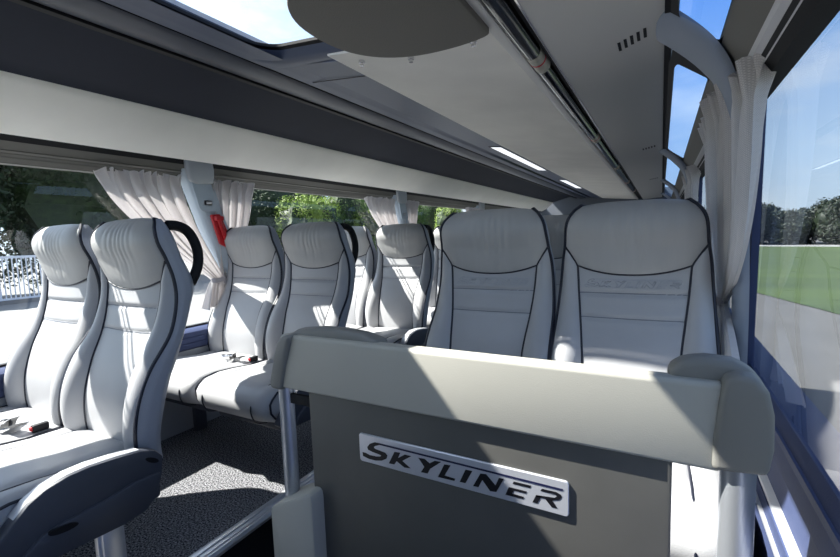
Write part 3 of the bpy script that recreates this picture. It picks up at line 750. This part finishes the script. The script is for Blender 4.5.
# ------------------------------------------------------------------ curtains
def curtain(label, x_in, sgn, top, tie, tail, ztop, n_f, seed, amp=.026, dx=(0, 0), kp=1.7, group='tied-back window curtains'):
    """top=(y0,y1) at ztop; tie=(y,z,halfwidth); tail=(y0,y1,z). sgn: +1 folds push toward the cabin along -x on the right side"""
    rnd = random.Random(seed)
    ph = [rnd.uniform(0, 6.28) for _ in range(6)]
    NU, NV = 120, 60
    ty, tz, tw = tie
    def f(u, v):
        # v 0 top -> 1 bottom
        vt = (ztop-tz)/(ztop-tail[2])
        if v <= vt:
            t = v/vt; z = ztop+(tz-ztop)*t
            k = t**kp; g_ = .25 if kp < 2 else .06
            sw = 3*t*t-2*t**3
            ya = top[0]+(ty-tw-top[0])*(k*(1-g_)+sw*g_); yb = top[1]+(ty+tw-top[1])*(k*(1-g_)+sw*g_)
            A = amp*(1-.62*sw); B = 1
        else:
            t = (v-vt)/(1-vt); z = tz+(tail[2]-tz)*t
            s = t**.7
            ya = ty-tw+(tail[0]-ty+tw)*s; yb = ty+tw+(tail[1]-ty-tw)*s
            A = amp*(.38+.5*t); z += .010*math.sin(u*17+ph[3])*t
        uu = u+.012*math.sin(u*23+ph[0])
        y = ya+(yb-ya)*uu
        w = math.sin(2*math.pi*n_f*uu+ph[1]+.7*math.sin(2.1*v+ph[2]))+.45*math.sin(2*math.pi*n_f*1.7*uu+ph[4]+1.3*v)
        pleat = 1.3*math.sin(2*math.pi*n_f*2.3*uu+ph[5])*max(0, 1-v*9)
        y += .35*A*math.cos(2*math.pi*n_f*uu+ph[1])
        return (x_in+(dx[0]+(dx[1]-dx[0])*u)*max(0, 1-v/vt)**.6+A*(w+pleat)*.8, y, z+.009*math.sin(2*math.pi*n_f*2*uu+ph[5])*max(0, 1-v*12))
    a = MB(); a.grid(f, NU, NV)
    T = thing('window_curtain', (x_in, ty, E+tz), label, 'curtain', group)
    me = bpy.data.meshes.new('cloth'); me.from_pydata(a.v, [], a.f); me.materials.append(CURT)
    uvl = me.uv_layers.new(name='UVMap')
    W = (NU+1); Lw = abs(top[1]-top[0])*1.9; Hh = ztop-tail[2]
    for poly in me.polygons:
        poly.use_smooth = True
        for li in poly.loop_indices:
            vi = me.loops[li].vertex_index; uvl.data[li].uv = ((vi % W)/NU*Lw*1.6, (vi//W)/NV*Hh*1.6)
    o = link('cloth', me, T)
    # tie band
    pts = [(x_in+.020*math.cos(2*math.pi*k/20), ty+(tw+.006)*math.sin(2*math.pi*k/20), tz+.004*math.sin(2*math.pi*k/20*2)) for k in range(20)]
    b = MB(); n = len(pts)
    b.add([(x, y, z-.013) for x, y, z in pts]+[(x, y, z+.013) for x, y, z in pts], [(i, (i+1) % n, n+(i+1) % n, n+i) for i in range(n)])
    b.build('tie_band', MATS['tie_cloth'], T)
    return T
mat('tie_cloth', (.40, .38, .40), .9, bump=.3, bscale=600)
curtain('large tied-back grey curtain at the right window beside the front right seat', .172, 1, (1.25, 1.68), (1.66, -.235, .055), (1.27, 1.74, -.42), .385, 8, 3, amp=.022, dx=(.03, -.045), kp=4.2)
curtain('right window curtain behind the nearest roof pillar', .160, 1, (1.66, 2.05), (1.80, -.235, .04), (1.74, 1.95, -.41), .385, 6, 5)
curtain('far right window curtain, third along, showing above the right seat', .175, 1, (3.25, 3.60), (3.62, -.235, .045), (3.5, 3.75, -.41), .385, 6, 8)
curtain('far right window curtain behind the second roof pillar', .175, 1, (3.75, 4.1), (3.72, -.235, .045), (3.65, 3.85, -.41), .385, 6, 9)
curtain('tied-back curtain at the left window in front of the red hammer pillar', -2.205, 1, (1.04, 1.42), (1.60, -.205, .04), (1.50, 1.64, -.36), .352, 6, 11)
curtain('tied-back curtain just behind the red hammer pillar', -2.205, 1, (1.555, 1.88), (1.66, -.215, .035), (1.60, 1.74, -.36), .352, 6, 12)
curtain('left window curtain in front of the second left pillar', -2.205, 1, (3.07, 3.50), (3.70, -.205, .04), (3.6, 3.75, -.36), .352, 6, 13)
curtain('left window curtain behind the second left pillar', -2.205, 1, (3.62, 3.95), (3.75, -.205, .035), (3.7, 3.85, -.36), .352, 6, 14)
curtain('left window curtain in front of the third left pillar', -2.205, 1, (5.25, 5.65), (5.8, -.205, .04), (5.7, 5.85, -.36), .352, 6, 15)

# ------------------------------------------------------------------ outside
GZ = -2.95
struct('ground', MB().box(-90, 140, -40, 160, GZ-.4, GZ-.02), PAVE, smooth=False)
g = MB().add([(1.9,33,GZ+.005),(3.68,23.9,GZ+.005),(5.1,18.6,GZ+.005),(8.5,5,GZ+.005),(14,-20,GZ+.005),(120,-20,GZ+.005),(120,62,GZ+.005),(19.1,71.6,GZ+.005),(10,77.5,GZ+.005),(-6,88,GZ+.005),(-2,50,GZ+.005)], [tuple(range(11))]).build('lawn', GRASS, smooth=False)
tag(g, 'broad green mown field outside the right window', 'grass', kind='stuff')
kb = MB().add([(-6,88,GZ+.02),(10,77.5,GZ+.02),(19.1,71.6,GZ+.02),(120,62,GZ+.02),(120,63.2,GZ+.16),(19.1,72.8,GZ+.16),(10,78.7,GZ+.16),(-6,89.2,GZ+.16)], [(0,1,6,7),(1,2,5,6),(2,3,4,5)]).build('field_kerb', PAVEB, smooth=False)
tag(kb, 'pale kerb line along the far edge of the green field', 'kerb')
# left: sunlit apron rising to the railing
struct('ground_left', MB().add([(-3.2,-30,GZ),(-9,-30,-1.75),(-60,-30,-1.75),(-60,120,-1.75),(-9,120,-1.75),(-3.2,120,GZ)], [(0,1,4,5),(1,2,3,4)]), PAVEB, smooth=False)
FX = -18.5
F = thing('railing', (FX, 5.6, E-1.75), 'white upright-bar railing outside the left window', 'railing')
for z0, z1 in ((-.27, -.19), (-1.62, -1.56)): MB().box(FX-.03, FX+.03, 3.4, 7.6, z0, z1).build('rail', WHITEM, F, smooth=False)
bar = MB().box(FX-.014, FX+.014, 3.50, 3.528, -1.6, -.25).mesh('bar', WHITEM, smooth=False)
for k in range(34):
    o = link('bar', bar, F); o.location.y += k*.12
post = MB().box(FX-.04, FX+.04, 3.4, 3.48, -1.77, -.18).mesh('post', WHITEM, smooth=False)
for k in range(3):
    o = link('post', post, F); o.location.y += k*2.06
MB().box(FX-.12, FX+.12, 3.4, 7.6, -1.78, -1.62).build('kerb', PAVEB, F, smooth=False)

# trees
def crown_mesh(name, leafm, n, rx, ry, rz, leaf, seed, zc):
    rnd = random.Random(seed); vs = []; fs = []
    blobs = [(rnd.uniform(-.5,.5)*rx, rnd.uniform(-.5,.5)*ry, zc+rnd.uniform(-.62,.55)*rz, rnd.uniform(.38,.62)) for _ in range(16)]
    for i in range(n):
        bx, by, bz, br = rnd.choice(blobs)
        d = Vector((rnd.gauss(0,1), rnd.gauss(0,1), rnd.gauss(0,1))).normalized()*(rnd.uniform(.6,1.0))
        p = Vector((bx+d.x*rx*br, by+d.y*ry*br, bz+d.z*rz*br))
        nrm = (d+Vector((rnd.gauss(0,.5), rnd.gauss(0,.5), rnd.gauss(.3,.5)))).normalized()
        t = nrm.orthogonal().normalized(); w = nrm.cross(t); a = rnd.uniform(0, 6.28)
        t, w = t*math.cos(a)+w*math.sin(a), w*math.cos(a)-t*math.sin(a)
        L_ = leaf*rnd.uniform(.6,1.3); o = len(vs)
        vs += [p-t*L_, p+w*L_*.45, p+t*L_, p-w*L_*.45]; fs.append((o, o+1, o+2, o+3))
    me = bpy.data.meshes.new(name); me.from_pydata([tuple(v) for v in vs], [], fs); me.materials.append(leafm)
    return me
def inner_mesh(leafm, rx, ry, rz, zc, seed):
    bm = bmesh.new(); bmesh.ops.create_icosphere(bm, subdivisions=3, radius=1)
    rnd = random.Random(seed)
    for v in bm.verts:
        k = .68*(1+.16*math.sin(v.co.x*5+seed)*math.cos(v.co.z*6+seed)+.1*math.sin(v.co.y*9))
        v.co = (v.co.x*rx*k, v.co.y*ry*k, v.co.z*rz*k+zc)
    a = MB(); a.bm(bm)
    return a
TREE = {}
def tree_kind(key, leafm, n, rx, ry, rz, leaf, seed, zc):
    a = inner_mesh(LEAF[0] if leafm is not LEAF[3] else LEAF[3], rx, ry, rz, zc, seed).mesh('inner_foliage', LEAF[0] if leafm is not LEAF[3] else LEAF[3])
    t = MB().tube([(0,0,0),(.05,.02,zc*.4),(0,.05,zc)], [.22,.17,.1], 10).mesh('trunk', BARK)
    TREE[key] = (crown_mesh('foliage', leafm, n, rx, ry, rz, leaf, seed, zc), a, t)
tree_kind('dark', LEAF[0], 24000, 3.2, 3.2, 4.2, .10, 1, 4.1)
tree_kind('mid', LEAF[1], 24000, 2.8, 2.8, 3.8, .10, 2, 3.8)
tree_kind('bright', LEAF[2], 11000, 1.7, 1.7, 2.6, .09, 3, 2.7)
tree_kind('far', LEAF[3], 7000, 3.3, 2.6, 3.3, .26, 4, 2.6)
def tree(key, x, y, zb, label, group, s=1, rz=0):
    T = thing('tree', (x, y, zb+E), label, 'tree', group, rz)
    T.scale = (s, s, s)
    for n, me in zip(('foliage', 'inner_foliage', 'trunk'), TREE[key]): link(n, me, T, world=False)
    return T
GT = 'trees outside the left windows'
LT = [('dark', -23, 5.0, 1.0, 'dark tree behind the railing, leftmost in the first left window'),
      ('dark', -22.5, 9.3, 1.05, 'dark tree behind the end of the railing in the first left window'),
      ('mid', -24, 13.2, 1.0, 'mid green tree at the right of the first left window'),
      ('mid', -25, 17.6, 1.0, 'mid green tree hidden partly by the left curtains'),
      ('dark', -25, 21.5, .95, 'dark tree just right of the left curtains, second left window'),
      ('bright', -21, 21.4, .95, 'yellow-green bush in the second left window, leftmost'),
      ('bright', -22, 25.2, 1.0, 'yellow-green bush in the middle of the second left window'),
      ('dark', -26, 26.5, 1.0, 'dark tree in the middle of the second left window'),
      ('mid', -25, 31, .95, 'mid green tree at the right of the second left window'),
      ('bright', -22.5, 31.5, .9, 'yellow-green bush at the right of the second left window'),
      ('dark', -26, 37, 1.05, 'dark tree behind the second pair of left curtains'),
      ('mid', -26, 43.5, 1.0, 'mid green tree in the third left window'),
      ('bright', -23, 49, 1.2, 'yellow-green tree in the third left window'),
      ('dark', -28, 55, 1.3, 'dark tree at the far end of the left windows')]
for i, (k, x, y, s, lb) in enumerate(LT): tree(k, x, y, -1.8, lb, GT, s, i*1.7)
GF = 'tree line beyond the field'
rnd = random.Random(5)
for i in range(30):
    x = -2+i*2.3; y = 86-.42*x*.5+(4.5 if i % 2 else 0)+rnd.uniform(-.5, .5)
    tree('far', x, y, GZ, 'dark tree in the tree line beyond the green field', GF, rnd.uniform(.86, 1.18), rnd.uniform(0, 6))

# ------------------------------------------------------------------ light, sky, camera
w = bpy.data.worlds.new('sky'); bpy.context.scene.world = w; w.use_nodes = True
nt = w.node_tree; nd = nt.nodes; L = nt.links; bg = nd['Background']
SUN = Vector((-1, -.33, 1.18)).normalized()
tc = nd.new('ShaderNodeTexCoord')
sep = nd.new('ShaderNodeSeparateXYZ'); L.new(tc.outputs['Generated'], sep.inputs[0])
ramp = nd.new('ShaderNodeValToRGB'); e = ramp.color_ramp.elements
e[0].position = .0; e[0].color = (.62, .74, .86, 1); e[1].position = .75; e[1].color = (.10, .24, .62, 1)
x = e.new(.12); x.color = (.50, .68, .92, 1); x = e.new(.38); x.color = (.20, .40, .82, 1)
L.new(sep.outputs['Z'], ramp.inputs['Fac'])
mp = nd.new('ShaderNodeMapping'); mp.inputs['Scale'].default_value = (1.2, 1.2, 3.2); L.new(tc.outputs['Generated'], mp.inputs['Vector'])
ns = nd.new('ShaderNodeTexNoise'); ns.inputs['Scale'].default_value = 2.2; ns.inputs['Detail'].default_value = 7; ns.inputs['Roughness'].default_value = .55
L.new(mp.outputs['Vector'], ns.inputs['Vector'])
cr = nd.new('ShaderNodeValToRGB'); cr.color_ramp.elements[0].position = .47; cr.color_ramp.elements[0].color = (0, 0, 0, 1); cr.color_ramp.elements[1].position = .72; cr.color_ramp.elements[1].color = (.75, .75, .75, 1)
L.new(ns.outputs['Fac'], cr.inputs['Fac'])
mix = nd.new('ShaderNodeMixRGB'); mix.inputs['Color2'].default_value = (.92, .95, 1, 1)
L.new(cr.outputs['Color'], mix.inputs['Fac']); L.new(ramp.outputs['Color'], mix.inputs['Color1'])
# brighter haze round the sun
dot = nd.new('ShaderNodeVectorMath'); dot.operation = 'DOT_PRODUCT'; dot.inputs[1].default_value = SUN
L.new(tc.outputs['Generated'], dot.inputs[0])
mr = nd.new('ShaderNodeMapRange'); mr.inputs['From Min'].default_value = .30; mr.inputs['From Max'].default_value = 1.0; mr.inputs['To Max'].default_value = 1.3
L.new(dot.outputs['Value'], mr.inputs['Value'])
glow = nd.new('ShaderNodeMixRGB'); glow.blend_type = 'ADD'; glow.inputs['Fac'].default_value = 1
hz_ = nd.new('ShaderNodeMixRGB'); hz_.blend_type = 'MULTIPLY'; hz_.inputs['Fac'].default_value = 1; hz_.inputs['Color1'].default_value = (.85, .95, 1, 1)
L.new(mr.outputs['Result'], hz_.inputs['Color2']); L.new(mix.outputs['Color'], glow.inputs['Color1']); L.new(hz_.outputs['Color'], glow.inputs['Color2'])
L.new(glow.outputs['Color'], bg.inputs['Color']); bg.inputs['Strength'].default_value = 1.15

sl = bpy.data.lights.new('sun', 'SUN'); sl.energy = 19.0; sl.angle = math.radians(.6); sl.color = (1, .96, .90)
so = bpy.data.objects.new('sun', sl); C.objects.link(so); so.rotation_euler = SUN.to_track_quat('Z', 'Y').to_euler(); so.location = (-8, -4, 12)

def area(name, loc, target, sx, sy, e, col=(1, 1, 1)):
    l = bpy.data.lights.new(name, 'AREA'); l.shape = 'RECTANGLE'; l.size = sx; l.size_y = sy; l.energy = e; l.color = col
    o = bpy.data.objects.new(name, l); C.objects.link(o); o.location = loc
    o.rotation_euler = (Vector(loc)-Vector(target)).to_track_quat('Z', 'Y').to_euler(); return o
#area('windscreen_daylight', (-1.03, -1.25, E+.1), (-1.0, 3, E-.1), 2.2, 1.0, 4, (1, .97, .93))

cam = bpy.data.cameras.new('camera'); co = bpy.data.objects.new('camera', cam); C.objects.link(co)
yaw, pit, rol = math.radians(29.142), math.radians(5.52), math.radians(-1.8967)
fw = Vector((-math.sin(yaw)*math.cos(pit), math.cos(yaw)*math.cos(pit), -math.sin(pit)))
r0 = Vector((math.cos(yaw), math.sin(yaw), 0)); u0 = r0.cross(fw)
R_ = r0*math.cos(rol)+u0*math.sin(rol); U_ = -r0*math.sin(rol)+u0*math.cos(rol)
from mathutils import Matrix
M3 = Matrix((R_, U_, -fw)).transposed()
co.matrix_world = Matrix.Translation((0, 0, E)) @ M3.to_4x4()
cam.sensor_fit = 'HORIZONTAL'; cam.sensor_width = 36; cam.lens = 434.04/840*36
cam.clip_start = .02; cam.clip_end = 1000
sc = bpy.context.scene; sc.camera = co
sc.view_settings.view_transform = 'Standard'; sc.view_settings.look = 'None'; sc.view_settings.exposure = 0.12
sc.cycles.max_bounces = 10; sc.cycles.transparent_max_bounces = 12; sc.cycles.use_denoising = True
